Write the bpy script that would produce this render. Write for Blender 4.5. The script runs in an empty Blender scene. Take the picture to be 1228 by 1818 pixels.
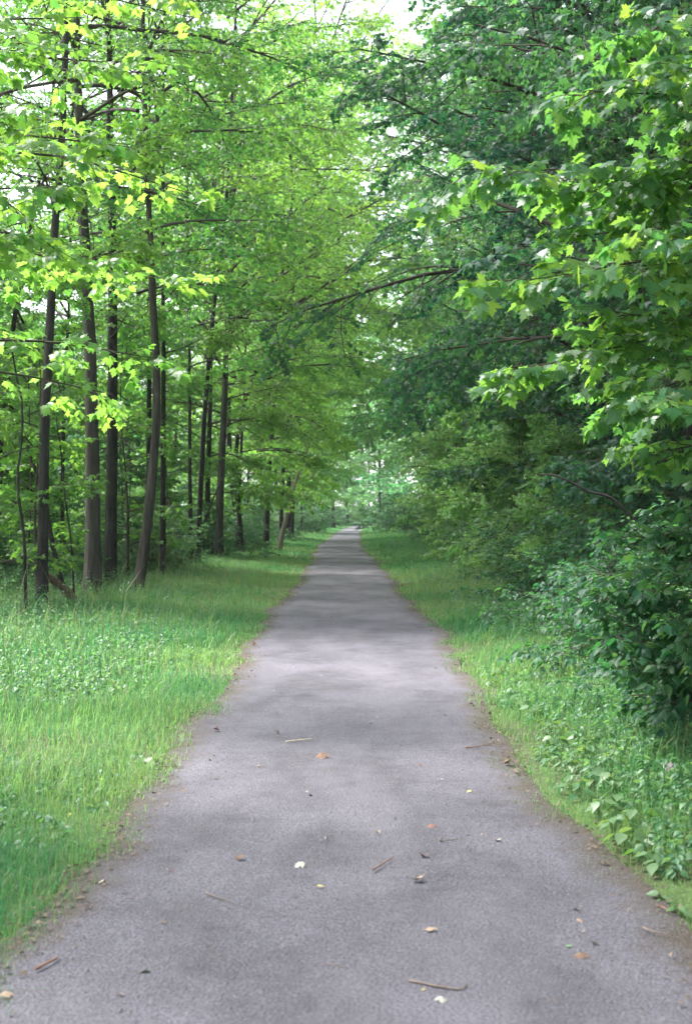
import bpy, math
import numpy as np
from mathutils import Matrix, Vector, Quaternion

# ------------------------------------------------------------------ camera, sky, sun, exposure
scene = bpy.context.scene
COL = scene.collection
CAMH = 1.65
F = 2525.0            # focal length in photograph pixels (50 mm on a 36 mm tall frame)
HOR = 915.0           # row of the horizon in the photograph

cam_data = bpy.data.cameras.new('camera')
cam = bpy.data.objects.new('camera', cam_data)
COL.objects.link(cam)
cam.location = (0, 0, CAMH)
cam.rotation_euler = (math.radians(90.14), 0, 0)
cam_data.lens = 50
cam_data.sensor_width = 36
cam_data.sensor_fit = 'AUTO'
cam_data.clip_end = 3000
cam_data.dof.use_dof = True
cam_data.dof.focus_distance = 14.0
cam_data.dof.aperture_fstop = 3.8
scene.camera = cam

SUN_EL, SUN_AZ = math.radians(57), math.radians(-68)   # azimuth from +Y (the way the path runs), negative = to the left
world = bpy.data.worlds.new('World')
scene.world = world
world.use_nodes = True
wn, wl = world.node_tree.nodes, world.node_tree.links
bg = wn['Background']
sky = wn.new('ShaderNodeTexSky')
sky.sky_type = 'NISHITA'
sky.sun_disc = False
sky.sun_elevation = SUN_EL
sky.sun_rotation = SUN_AZ
sky.air_density = 1.0
sky.dust_density = 1.5
sky.ozone_density = 0.6
hs = wn.new('ShaderNodeHueSaturation')
hs.inputs['Saturation'].default_value = 0.35       # thin bright cloud cover
wl.new(sky.outputs[0], hs.inputs['Color'])
wl.new(hs.outputs[0], bg.inputs['Color'])
bg.inputs['Strength'].default_value = 0.12

sun_data = bpy.data.lights.new('sun', 'SUN')
sun_data.energy = 3.2
sun_data.angle = math.radians(18)
sun_data.color = (1.0, 0.97, 0.92)
sun = bpy.data.objects.new('sun', sun_data)
COL.objects.link(sun)
sd = Vector((math.cos(SUN_EL) * math.sin(SUN_AZ), math.cos(SUN_EL) * math.cos(SUN_AZ), math.sin(SUN_EL)))
sun.rotation_euler = sd.to_track_quat('Z', 'Y').to_euler()

vs = scene.view_settings
vs.view_transform = 'Standard'
vs.look = 'None'
vs.exposure = 2.36
vs.gamma = 1.0
scene.render.engine = 'CYCLES'
cy = scene.cycles
cy.use_adaptive_sampling = True
cy.adaptive_threshold = .025
cy.max_bounces = 5
cy.diffuse_bounces = 3
cy.transmission_bounces = 4
cy.transparent_max_bounces = 8
cy.glossy_bounces = 2
cy.caustics_reflective = False
cy.caustics_refractive = False
cy.use_denoising = True
cy.sample_clamp_indirect = 6.0

# ------------------------------------------------------------------ helpers
ORD = 'first second third fourth fifth sixth seventh eighth ninth tenth eleventh twelfth thirteenth fourteenth fifteenth sixteenth seventeenth eighteenth nineteenth twentieth'.split()
UP = np.array([0., 0., 1.])


def at(px, py, Y):
    """world point seen at a pixel of the photograph, Y metres down the path"""
    return np.array([(px - 614.0) / F * Y, Y, CAMH - (py - HOR) / F * Y])


def on_ground(px, py):
    Y = F * CAMH / (py - HOR)
    return np.array([(px - 614.0) / F * Y, Y, 0.0])


def nrm(a):
    return a / np.maximum(np.linalg.norm(a, axis=-1, keepdims=True), 1e-9)


def make_mesh(name, V, T, mat, smooth=False, tint=None):
    V = np.asarray(V, dtype=np.float32)
    T = np.asarray(T, dtype=np.int32)
    me = bpy.data.meshes.new(name)
    me.vertices.add(len(V))
    me.vertices.foreach_set('co', V.ravel())
    me.loops.add(T.size)
    me.loops.foreach_set('vertex_index', T.ravel())
    me.polygons.add(len(T))
    me.polygons.foreach_set('loop_start', np.arange(0, T.size, 3, dtype=np.int32))
    me.polygons.foreach_set('use_smooth', np.full(len(T), bool(smooth)))
    if tint is not None:
        a = me.attributes.new('tint', 'FLOAT', 'POINT')
        a.data.foreach_set('value', np.asarray(tint, dtype=np.float32))
    me.materials.append(mat)
    me.update(calc_edges=True)
    return me


def link(name, data, parent=None, loc=None):
    o = bpy.data.objects.new(name, data)
    COL.objects.link(o)
    if parent is not None:
        o.parent = parent
    if loc is not None:
        o.location = loc
    return o


def tag(o, label=None, cat=None, group=None, kind=None):
    if label:
        o['label'] = label
    if cat:
        o['category'] = cat
    if group:
        o['group'] = group
    if kind:
        o['kind'] = kind
    return o


def merge(parts):
    Vs, Ts, n = [], [], 0
    for V, T in parts:
        Vs.append(V)
        Ts.append(T + n)
        n += len(V)
    return np.concatenate(Vs), np.concatenate(Ts)


def tubes(P, R, sides):
    """P (M,N,3) paths, R (M,N) radii -> triangles"""
    M, N, _ = P.shape
    tan = nrm(np.gradient(P, axis=1))
    ref = np.where(np.abs(tan[..., 2:3]) > 0.9, np.array([1., 0, 0]), UP)
    a = nrm(np.cross(tan, ref))
    b = np.cross(tan, a)
    th = np.arange(sides) * 2 * np.pi / sides
    V = P[:, :, None, :] + R[:, :, None, None] * (np.cos(th)[None, None, :, None] * a[:, :, None, :] + np.sin(th)[None, None, :, None] * b[:, :, None, :])
    V = V.reshape(-1, 3)
    m, i, s = np.meshgrid(np.arange(M), np.arange(N - 1), np.arange(sides), indexing='ij')
    base = (m * N + i) * sides
    p0, p1 = base + s, base + (s + 1) % sides
    q0, q1 = p0 + sides, p1 + sides
    T = np.concatenate([np.stack([p0, p1, q1], -1).reshape(-1, 3), np.stack([p0, q1, q0], -1).reshape(-1, 3)])
    return V, T


def grow(rng, S, D, L, n, jit, droop):
    """curves from S along D, length L, bending down by droop"""
    M = len(S)
    P = np.zeros((M, n, 3))
    P[:, 0] = S
    d = nrm(D)
    st = (np.broadcast_to(L, (M,)) / (n - 1))[:, None]
    droop = np.broadcast_to(droop, (M,))[:, None]
    for i in range(1, n):
        d = nrm(d + rng.normal(0, jit, (M, 3)) - UP * droop)
        P[:, i] = P[:, i - 1] + d * st
    return P


def sprout(rng, P, k, t0, t1, ang, rise=0.0):
    """k starts on each path, alternating sides in the path's flat plane"""
    M, N, _ = P.shape
    t = t0 + (t1 - t0) * (np.arange(k)[None] + rng.uniform(0.15, 0.85, (M, k))) / k
    x = t * (N - 1)
    i = np.minimum(x.astype(int), N - 2)
    f = (x - i)[..., None]
    mi = np.arange(M)[:, None]
    S = P[mi, i] * (1 - f) + P[mi, i + 1] * f
    tan = nrm(P[mi, i + 1] - P[mi, i])
    side = nrm(np.cross(tan, UP) + 1e-4)
    sg = np.where((np.arange(k)[None] + rng.integers(0, 2, (M, 1))) % 2, 1.0, -1.0)[..., None]
    a = (ang * rng.uniform(0.65, 1.25, (M, k)))[..., None]
    D = tan * np.cos(a) + side * sg * np.sin(a) + UP * (rise + rng.normal(0, 0.26, (M, k)))[..., None]
    return S.reshape(-1, 3), nrm(D).reshape(-1, 3), t.ravel(), np.repeat(np.arange(M), k)


# leaf outlines: x across, y from stalk to tip, z the face's normal
def fan(pts, centre, fold, curl):
    P = np.array([centre] + pts, dtype=float)
    n = len(pts)
    V = np.zeros((n + 1, 3))
    V[:, :2] = P
    V[:, 2] = fold * np.abs(P[:, 0]) - curl * P[:, 1] ** 2
    T = np.array([[0, 1 + i, 1 + (i + 1) % n] for i in range(n)])
    return V, T


def mirror(right):
    return right + [(-x, y) for x, y in right[::-1] if abs(x) > 1e-6]


MAPLE_NEAR = [fan(mirror([(0, 0), (.12, -.10), (.34, -.13), (.30, .03), (.62, .16), (.50, .24), (.80, .50), (.58, .46), (.44, .52), (.27, .47), (.33, .72), (.17, .76), (0, 1.06)]), (0, .22), f, c)
              for f, c in ((-.10, .22), (.10, .10), (-.22, .38), (.04, .28))]
MAPLE_MID = [fan(mirror([(0, 0), (.36, -.10), (.38, .12), (.76, .42), (.30, .46), (0, 1.05)]), (0, .2), -.12, .24)]
MAPLE_LOW = [fan([(0, 0), (.72, .25), (.28, .45), (0, 1.05), (-.28, .45), (-.72, .25)], (0, .3), -.12, .2)]
OVATE_NEAR = [fan(mirror([(0, 0), (.20, .07), (.33, .26), (.36, .42), (.29, .62), (.15, .82), (0, 1.08)]), (0, .42), f, c) for f, c in ((-.15, .2), (.15, .16), (-.3, .3), (.05, .35))]
OVATE_MID = [fan([(0, 0), (.34, .3), (.26, .65), (0, 1.05), (-.26, .65), (-.34, .3)], (0, .45), .18, .2)]
FAR_LEAF = [(np.array([[0, 0, 0], [.55, .45, -.08], [0, 1.05, -.2], [-.55, .45, -.08]], dtype=float), np.array([[0, 1, 2], [0, 2, 3]]))]


def leaf_frames(rng, fwd, tilt, droop):
    n = len(fwd)
    y = nrm(fwd - UP * (droop * rng.uniform(.2, 1.6, (n, 1))))
    up = nrm(UP + rng.normal(0, tilt, (n, 3)))
    x = nrm(np.cross(y, up))
    z = np.cross(x, y)
    return np.stack([x, y, z], axis=1)         # rows: axes


def leaf_mesh(rng, pos, fr, size, tint, shapes):
    out, tn = [], []
    which = rng.integers(0, len(shapes), len(pos))
    for k, (LV, LT) in enumerate(shapes):
        m = which == k
        if not m.any():
            continue
        p, f, s = pos[m], fr[m], size[m]
        V = p[:, None, :] + s[:, None, None] * np.einsum('vc,ncd->nvd', LV, f)
        T = LT[None] + (np.arange(len(p)) * len(LV))[:, None, None]
        out.append((V.reshape(-1, 3), T.reshape(-1, 3)))
        tn.append(np.repeat(tint[m], len(LV)))
    V, T = merge(out)
    return V, T, np.concatenate(tn)


def foliage(rng, P1, r1, k2, len2, k3, len3, pairs, size, ang2=.9, tilt=.32, droop=.25, droop2=.05, t0=.25, sides=(6, 4, 3)):
    """limbs -> side branches -> twigs -> leaf positions"""
    M = len(P1)
    L1 = np.linalg.norm(np.diff(P1, axis=1), axis=2).sum(1)
    wood = [tubes(P1, r1[:, None] * np.linspace(1, .22, P1.shape[1])[None], sides[0])]
    S, D, t, par = sprout(rng, P1, k2, t0, 1.0, ang2)
    L2 = len2 * (1.15 - .75 * t) * rng.uniform(.7, 1.25, len(t)) * (L1[par] / L1.mean()) ** .6
    P2 = grow(rng, S, D, L2, 6, .10, droop2)
    r2 = np.clip(r1[par] * .42 * (1.1 - .6 * t), .004, .03)
    wood.append(tubes(P2, r2[:, None] * np.linspace(1, .3, 6)[None], sides[1]))
    # the limb's own outer half also carries twigs
    n1 = P1.shape[1]
    tip = P1[:, n1 // 2:]
    xi = np.linspace(0, tip.shape[1] - 1.001, 6)
    ii = xi.astype(int)
    ff = (xi - ii)[None, :, None]
    P2b = np.concatenate([P2, tip[:, ii] * (1 - ff) + tip[:, np.minimum(ii + 1, tip.shape[1] - 1)] * ff])
    par2 = np.concatenate([par, np.arange(M)])
    live = rng.uniform(0, 1, len(P2b)) > .12
    P2b, par2 = P2b[live], par2[live]
    S, D, t, p = sprout(rng, P2b, k3, .15, 1.0, .85)
    L3 = len3 * rng.uniform(.55, 1.3, len(t)) * (1.1 - .4 * t)
    P3 = grow(rng, S, D, L3, 4, .10, droop2 * 1.2)
    PW = P3 if sides[2] > 3 else P3[:, ::3]
    wood.append(tubes(PW, np.linspace(.0035, .0018, PW.shape[1])[None].repeat(len(P3), 0), sides[2]))
    # opposite leaf pairs and one at the tip
    k = pairs * 2 + 1
    ns = len(P3)
    tt = np.repeat(np.linspace(.3, .97, pairs), 2)
    tt = np.append(tt, 1.0)[None] + rng.uniform(-.05, .0, (ns, k))
    x = np.clip(tt, 0, 1) * 3
    i = np.minimum(x.astype(int), 2)
    f = (x - i)[..., None]
    mi = np.arange(ns)[:, None]
    pos = P3[mi, i] * (1 - f) + P3[mi, i + 1] * f
    tan = nrm(P3[mi, i + 1] - P3[mi, i])
    side = nrm(np.cross(tan, UP) + 1e-4)
    sg = np.append(np.tile([1., -1.], pairs), 0.)[None, :, None]
    a = rng.uniform(.6, 1.25, (ns, k, 1))
    d = nrm(tan * np.cos(a * np.abs(sg)) + side * sg * np.sin(a) + rng.normal(0, .15, (ns, k, 3)))
    sz = size * rng.uniform(.6, 1.2, (ns, k))
    pos = pos + d * (sz * .3)[..., None]
    pos, d, sz = pos.reshape(-1, 3), d.reshape(-1, 3), sz.ravel()
    limb_t = rng.uniform(0, 1, M)[par2[p]]
    tw_t = rng.uniform(0, 1, ns)
    tint = np.clip(.35 * np.repeat(limb_t, k) + .25 * np.repeat(tw_t, k) + .4 * rng.uniform(0, 1, ns * k), 0, 1)
    keep = rng.uniform(0, 1, len(pos)) > .04 + .5 * np.repeat(rng.uniform(0, 1, ns) < .15, k)
    fr = leaf_frames(rng, d, tilt, droop)
    return merge(wood), (pos[keep], fr[keep], sz[keep], tint[keep])


# ------------------------------------------------------------------ materials
def new_mat(name):
    m = bpy.data.materials.new(name)
    m.use_nodes = True
    m.node_tree.nodes.clear()
    return m, m.node_tree.nodes, m.node_tree.links


def N(nodes, typ, **kw):
    n = nodes.new(typ)
    for k, v in kw.items():
        setattr(n, k, v)
    return n


def mixrgb(nodes, links, fac, a, b):
    m = nodes.new('ShaderNodeMix')
    m.data_type = 'RGBA'
    for s, v in ((m.inputs[0], fac), (m.inputs[6], a), (m.inputs[7], b)):
        if hasattr(v, 'is_linked'):
            links.new(v, s)
        elif isinstance(v, tuple):
            s.default_value = (*v, 1)
        else:
            s.default_value = v
    return m.outputs[2]


def leaf_mat(name, a, b, ta, tb, trans=.45, rough=.45, objrand=.3, spec=.45):
    m, nd, lk = new_mat(name)
    at_ = N(nd, 'ShaderNodeAttribute', attribute_name='tint')
    oi = N(nd, 'ShaderNodeObjectInfo')
    ad = N(nd, 'ShaderNodeMath', operation='MULTIPLY_ADD')
    lk.new(oi.outputs['Random'], ad.inputs[0])
    ad.inputs[1].default_value = objrand
    lk.new(at_.outputs['Fac'], ad.inputs[2])
    sb = N(nd, 'ShaderNodeMath', operation='SUBTRACT', use_clamp=True)
    lk.new(ad.outputs[0], sb.inputs[0])
    sb.inputs[1].default_value = objrand * .5 if objrand < .9 else 0.0
    fac = sb.outputs[0]
    col = mixrgb(nd, lk, fac, a, b)
    tcol = mixrgb(nd, lk, fac, ta, tb)
    p = N(nd, 'ShaderNodeBsdfPrincipled')
    lk.new(col, p.inputs['Base Color'])
    p.inputs['Roughness'].default_value = rough
    p.inputs['Specular IOR Level'].default_value = spec
    t = N(nd, 'ShaderNodeBsdfTranslucent')
    lk.new(tcol, t.inputs['Color'])
    mx = N(nd, 'ShaderNodeMixShader')
    mx.inputs[0].default_value = trans
    lk.new(p.outputs[0], mx.inputs[1])
    lk.new(t.outputs[0], mx.inputs[2])
    out = N(nd, 'ShaderNodeOutputMaterial')
    lk.new(mx.outputs[0], out.inputs['Surface'])
    return m


def plain_mat(name, a, b, scale=8.0, rough=.85, stretch=(1, 1, 1), bump=.0, detail=6, objrand=False, moss=None):
    m, nd, lk = new_mat(name)
    tc = N(nd, 'ShaderNodeTexCoord')
    mp = N(nd, 'ShaderNodeMapping')
    mp.inputs['Scale'].default_value = stretch
    lk.new(tc.outputs['Object'], mp.inputs[0])
    nz = N(nd, 'ShaderNodeTexNoise')
    nz.inputs['Scale'].default_value = scale
    nz.inputs['Detail'].default_value = detail
    nz.inputs['Roughness'].default_value = .65
    lk.new(mp.outputs[0], nz.inputs['Vector'])
    mr = N(nd, 'ShaderNodeMapRange')
    mr.inputs[1].default_value, mr.inputs[2].default_value = .32, .68
    lk.new(nz.outputs['Fac'], mr.inputs[0])
    fac = mr.outputs[0]
    if objrand:
        oi = N(nd, 'ShaderNodeObjectInfo')
        av = N(nd, 'ShaderNodeMath', operation='MULTIPLY_ADD', use_clamp=True)
        lk.new(fac, av.inputs[0])
        av.inputs[1].default_value = .4
        r2 = N(nd, 'ShaderNodeMath', operation='MULTIPLY')
        lk.new(oi.outputs['Random'], r2.inputs[0])
        r2.inputs[1].default_value = .6
        lk.new(r2.outputs[0], av.inputs[2])
        fac = av.outputs[0]
    p = N(nd, 'ShaderNodeBsdfPrincipled')
    colr = mixrgb(nd, lk, fac, a, b)
    if moss:
        n3 = N(nd, 'ShaderNodeTexNoise')
        n3.inputs['Scale'].default_value = 1.6
        n3.inputs['Detail'].default_value = 8
        n3.inputs['Roughness'].default_value = .7
        lk.new(tc.outputs['Object'], n3.inputs['Vector'])
        m3 = N(nd, 'ShaderNodeMapRange')
        m3.inputs[1].default_value, m3.inputs[2].default_value, m3.inputs[4].default_value = .52, .68, .75
        lk.new(n3.outputs['Fac'], m3.inputs[0])
        colr = mixrgb(nd, lk, m3.outputs[0], colr, moss)
    lk.new(colr, p.inputs['Base Color'])
    p.inputs['Roughness'].default_value = rough
    p.inputs['Specular IOR Level'].default_value = .25
    if bump:
        bp = N(nd, 'ShaderNodeBump')
        bp.inputs['Strength'].default_value = 1.0
        bp.inputs['Distance'].default_value = bump
        lk.new(nz.outputs['Fac'], bp.inputs['Height'])
        lk.new(bp.outputs[0], p.inputs['Normal'])
    out = N(nd, 'ShaderNodeOutputMaterial')
    lk.new(p.outputs[0], out.inputs['Surface'])
    return m


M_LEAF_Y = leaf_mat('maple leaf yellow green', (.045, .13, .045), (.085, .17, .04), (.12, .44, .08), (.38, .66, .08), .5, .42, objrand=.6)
M_LEAF_LIT = leaf_mat('maple leaf painted sunlit', (.07, .17, .06), (.12, .22, .055), (.20, .58, .11), (.50, .78, .10), .55, .42, objrand=.5)  # yellow green maple leaf with sunlight put into its colours
M_LEAF_YN = leaf_mat('pale young leaf', (.09, .20, .085), (.15, .26, .075), (.18, .54, .15), (.42, .70, .14), .48, .42)  # young leaf green, lightened further to look sunlit
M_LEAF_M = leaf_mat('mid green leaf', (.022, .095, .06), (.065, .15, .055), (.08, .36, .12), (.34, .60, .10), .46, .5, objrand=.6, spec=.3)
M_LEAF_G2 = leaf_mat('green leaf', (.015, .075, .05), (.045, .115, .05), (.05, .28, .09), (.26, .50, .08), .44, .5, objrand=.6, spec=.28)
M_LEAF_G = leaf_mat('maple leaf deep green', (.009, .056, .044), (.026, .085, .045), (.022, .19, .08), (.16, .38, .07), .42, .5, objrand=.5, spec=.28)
M_LEAF_NEAR = leaf_mat('near maple leaf', (.035, .12, .07), (.07, .16, .06), (.10, .36, .08), (.32, .56, .06), .48, .38, objrand=.25)
M_LEAF_NEAR1 = leaf_mat('near maple leaf single', (.05, .15, .085), (.11, .21, .075), (.14, .42, .09), (.44, .66, .07), .5, .34, objrand=1.0)
M_LEAF_YN1 = leaf_mat('near yellow maple leaf single', (.05, .14, .045), (.10, .19, .04), (.13, .42, .07), (.34, .58, .06), .46, .4, objrand=1.0)
M_LEAF_SHRUB = leaf_mat('shrub leaf', (.013, .062, .040), (.035, .098, .042), (.03, .20, .06), (.14, .34, .06), .38, .5, spec=.28)
M_LEAF_SHRUB1 = leaf_mat('shrub leaf single', (.02, .082, .046), (.055, .125, .045), (.05, .23, .06), (.20, .40, .06), .38, .48, objrand=1.0, spec=.3)
M_LEAF_FAR = leaf_mat('far leaf', (.05, .15, .08), (.11, .22, .08), (.12, .46, .15), (.32, .64, .15), .48, .5, objrand=.5)
M_HERB = leaf_mat('herb leaf', (.04, .14, .075), (.12, .22, .10), (.10, .34, .09), (.30, .48, .12), .4, .45)
M_HERB1 = leaf_mat('broad herb leaf', (.08, .17, .07), (.15, .24, .12), (.16, .36, .06), (.30, .46, .10), .35, .42, objrand=1.0)
M_GRASS = leaf_mat('grass blade', (.02, .135, .06), (.14, .25, .10), (.06, .36, .10), (.34, .54, .14), .42, .5, objrand=0)
M_BARK = plain_mat('dark bark', (.012, .0115, .0115), (.042, .038, .035), 11, .9, (1, 1, .13), .06, moss=(.055, .062, .045))
M_BARK_P = plain_mat('pale brown bark', (.028, .025, .023), (.085, .074, .066), 11, .9, (1, 1, .13), .06, moss=(.055, .062, .045))
M_BARK_L = plain_mat('pale dead bark', (.15, .13, .105), (.32, .27, .22), 11, .9, (1, 1, .13), .05)
M_BARK_R = plain_mat('reddish bark', (.08, .055, .045), (.19, .125, .10), 11, .9, (1, 1, .13), .06, moss=(.055, .062, .045))
M_TWIG = plain_mat('twig bark', (.03, .026, .022), (.07, .058, .045), 12, .85)
M_STEM = plain_mat('green stem', (.06, .12, .03), (.10, .17, .05), 12, .7)

# ------------------------------------------------------------------ ground and path
rg = np.random.default_rng(5)


def path_edge(Y, side):
    """x of the path's edge at Y: slowly wandering, with a ragged fringe"""
    w = 1.22 + .05 * np.sin(Y * .35 + side) + .05 * np.sin(Y * .9 + 2 * side) + .10 * np.exp(-((Y - 21) / 6.) ** 2)
    w = w + (.14 if side > 0 else .09) * np.clip((7.0 - Y) / 2.0, 0, 1.5)
    w = w + .025 * np.sin(Y * 1.9 + side * 1.3) + .012 * np.sin(Y * 4.3 + side)
    return centre(Y) + side * w


def centre(Y):
    return 0.02 - .35 * np.exp(-((Y - 75) / 22.) ** 2) + .8 * np.clip((Y - 110) / 60., 0, None) ** 1.6


def ground_z(X, Y):
    """gentle verge relief: almost flat, a small bank to the wood on the right"""
    d = np.abs(X - centre(Y)) - 1.3
    e = np.clip(d, 0, None)
    z = .03 * np.minimum(e, 2.0) * (.6 + .4 * np.sin(X * 1.7 + Y * .6))
    z = z + np.where(X > 0, .10 * np.clip(e - 3.0, 0, 6), -.03 * np.clip(e - 4, 0, 8))
    return np.where(d < 0, 0, z)


def noise2(x, y, s=1.0, seed=0):
    r = np.random.default_rng(seed)
    v = 0
    for k in range(6):
        a, ph = r.uniform(0, 2 * np.pi, 2)
        f = s * r.uniform(.6, 2.2)
        v = v + np.sin(f * (np.cos(a) * x + np.sin(a) * y) + ph)
    return v / 6 ** .5


def grid(xs, ys, zf, name, mat, kind, label=None):
    X, Y = np.meshgrid(xs, ys)
    V = np.stack([X, Y, zf(X, Y)], -1).reshape(-1, 3)
    nx, ny = len(xs), len(ys)
    i, j = np.meshgrid(np.arange(nx - 1), np.arange(ny - 1))
    a = (j * nx + i).ravel()
    T = np.concatenate([np.stack([a, a + 1, a + nx + 1], -1), np.stack([a, a + nx + 1, a + nx], -1)])
    o = link(name, make_mesh(name, V, T, mat, True))
    tag(o, label, None, None, kind)
    return o


# soil, moss and litter
m, nd, lk = new_mat('forest soil')
tc = N(nd, 'ShaderNodeTexCoord')
n1 = N(nd, 'ShaderNodeTexNoise')
n1.inputs['Scale'].default_value = .7
n1.inputs['Detail'].default_value = 8
n2 = N(nd, 'ShaderNodeTexNoise')
n2.inputs['Scale'].default_value = 22
n2.inputs['Detail'].default_value = 6
lk.new(tc.outputs['Object'], n1.inputs['Vector'])
lk.new(tc.outputs['Object'], n2.inputs['Vector'])
c1 = mixrgb(nd, lk, n2.outputs['Fac'], (.035, .03, .022), (.10, .085, .055))
c2 = mixrgb(nd, lk, n2.outputs['Fac'], (.035, .075, .02), (.10, .16, .04))
mr = N(nd, 'ShaderNodeMapRange')
mr.inputs[1].default_value, mr.inputs[2].default_value = .38, .58
lk.new(n1.outputs['Fac'], mr.inputs[0])
p = N(nd, 'ShaderNodeBsdfPrincipled')
lk.new(mixrgb(nd, lk, mr.outputs[0], c1, c2), p.inputs['Base Color'])
p.inputs['Roughness'].default_value = .95
bp = N(nd, 'ShaderNodeBump')
bp.inputs['Distance'].default_value = .03
lk.new(n2.outputs['Fac'], bp.inputs['Height'])
lk.new(bp.outputs[0], p.inputs['Normal'])
lk.new(p.outputs[0], N(nd, 'ShaderNodeOutputMaterial').inputs['Surface'])
M_SOIL = m

# fine grey crushed stone
m, nd, lk = new_mat('crushed stone')
tc = N(nd, 'ShaderNodeTexCoord')


def noise(scale, detail=6, rough=.6, stretch=None):
    n = N(nd, 'ShaderNodeTexNoise')
    n.inputs['Scale'].default_value = scale
    n.inputs['Detail'].default_value = detail
    n.inputs['Roughness'].default_value = rough
    if stretch:
        mp = N(nd, 'ShaderNodeMapping')
        mp.inputs['Scale'].default_value = stretch
        lk.new(tc.outputs['Object'], mp.inputs[0])
        lk.new(mp.outputs[0], n.inputs['Vector'])
    else:
        lk.new(tc.outputs['Object'], n.inputs['Vector'])
    return n.outputs['Fac']


def rng_map(src, a, b, c=0., d=1.):
    r = N(nd, 'ShaderNodeMapRange')
    for k, v in zip((1, 2, 3, 4), (a, b, c, d)):
        r.inputs[k].default_value = v
    lk.new(src, r.inputs[0])
    return r.outputs[0]


big = noise(1.1, 7, .62, (1, .55, 1))
mid = noise(5, 6, .7)
fine = noise(60, 5, .75)
vor = N(nd, 'ShaderNodeTexVoronoi')
vor.inputs['Scale'].default_value = 70
lk.new(tc.outputs['Object'], vor.inputs['Vector'])
base = mixrgb(nd, lk, rng_map(big, .42, .60), (.078, .071, .091), (.168, .155, .196))
base = mixrgb(nd, lk, rng_map(mid, .35, .7, 0, .55), base, (.188, .175, .215))
base = mixrgb(nd, lk, rng_map(fine, .40, .60, .7, 0), base, (.045, .042, .045))
base = mixrgb(nd, lk, rng_map(vor.outputs['Color'], .75, 1, 0, .3), base, (.24, .235, .26))
# trodden fines: paler dust where feet pass, brownish grit in patches
dust = noise(.55, 5, .6, (1.6, .35, 1))
base = mixrgb(nd, lk, rng_map(dust, .50, .68, 0, .55), base, (.185, .172, .20))
base = mixrgb(nd, lk, rng_map(noise(2.3, 8, .75), .56, .72, 0, .55), base, (.085, .072, .072))
base = mixrgb(nd, lk, rng_map(noise(240, 2, .6), .36, .5, .6, 0), base, (.05, .046, .052))
# dark litter and crumbled soil trodden in along the edges
ea = N(nd, 'ShaderNodeAttribute', attribute_name='tint')
em = N(nd, 'ShaderNodeMath', operation='MULTIPLY_ADD', use_clamp=True)
lk.new(ea.outputs['Fac'], em.inputs[0])
em.inputs[1].default_value = 1.7
lk.new(rng_map(noise(3.2, 7, .7), .3, .7, -1.15, .05), em.inputs[2])
base = mixrgb(nd, lk, em.outputs[0], base, mixrgb(nd, lk, fine, (.03, .025, .022), (.12, .095, .08)))
p = N(nd, 'ShaderNodeBsdfPrincipled')
lk.new(base, p.inputs['Base Color'])
p.inputs['Roughness'].default_value = .85
p.inputs['Specular IOR Level'].default_value = .3
ad = N(nd, 'ShaderNodeMath', operation='ADD')
lk.new(fine, ad.inputs[0])
lk.new(rng_map(vor.outputs['Distance'], 0, .7, .6, 0), ad.inputs[1])
bp = N(nd, 'ShaderNodeBump')
bp.inputs['Distance'].default_value = .007
lk.new(ad.outputs[0], bp.inputs['Height'])
lk.new(bp.outputs[0], p.inputs['Normal'])
lk.new(p.outputs[0], N(nd, 'ShaderNodeOutputMaterial').inputs['Surface'])
M_PATH = m

xs = np.unique(np.concatenate([np.linspace(-900, -16, 8), np.linspace(-16, -6, 11), np.linspace(-6, 6, 49), np.linspace(6, 16, 11), np.linspace(16, 900, 8)]))
ys = np.unique(np.concatenate([np.linspace(-60, 2, 6), np.linspace(2, 40, 77), np.linspace(40, 240, 101), np.linspace(240, 1800, 8)]))
grid(xs, ys, lambda X, Y: ground_z(X, Y) - .02, 'ground', M_SOIL, 'structure', 'dark mossy soil of the wood under grass and leaves')

M_MEADOW = plain_mat('meadow grass', (.10, .16, .04), (.22, .28, .09), 1.5, .95)
grid(np.linspace(-600, -14, 30), np.linspace(-40, 500, 40), lambda X, Y: ground_z(X, Y) - .016 + .3 * np.clip((-16 - X) / 4, 0, 1), 'meadow', M_MEADOW, 'structure', 'open sunlit meadow behind the left wood')

# the path: ragged strip, a hair above the soil
yy = np.concatenate([np.arange(-4, 30, .06), np.arange(30, 80, .2), np.arange(80, 236, .8)])
cols = np.array([0, .03, .06, .1, .15, .3, .5, .7, .85, .9, .94, .97, 1.])
NC = len(cols)
e0, e1 = path_edge(yy, -1), path_edge(yy, 1)
PX = e0[:, None] * (1 - cols) + e1[:, None] * cols
PY = np.repeat(yy[:, None], NC, 1)
PZ = .012 - .014 * (2 * np.abs(cols - .5)) ** 6 + .006 * noise2(PX, PY, 1.5, 3)
V = np.stack([PX, PY, PZ], -1).reshape(-1, 3)
i, j = np.meshgrid(np.arange(NC - 1), np.arange(len(yy) - 1))
a = (j * NC + i).ravel()
T = np.concatenate([np.stack([a, a + 1, a + NC + 1], -1), np.stack([a, a + NC + 1, a + NC], -1)])
DIRT = np.clip(1 - np.minimum(PX - e0[:, None], e1[:, None] - PX) / .38, 0, 1)
path = tag(link('path', make_mesh('path', V, T, M_PATH, True, DIRT.ravel())), 'straight grey crushed stone path running into the wood', None, None, 'structure')

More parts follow.
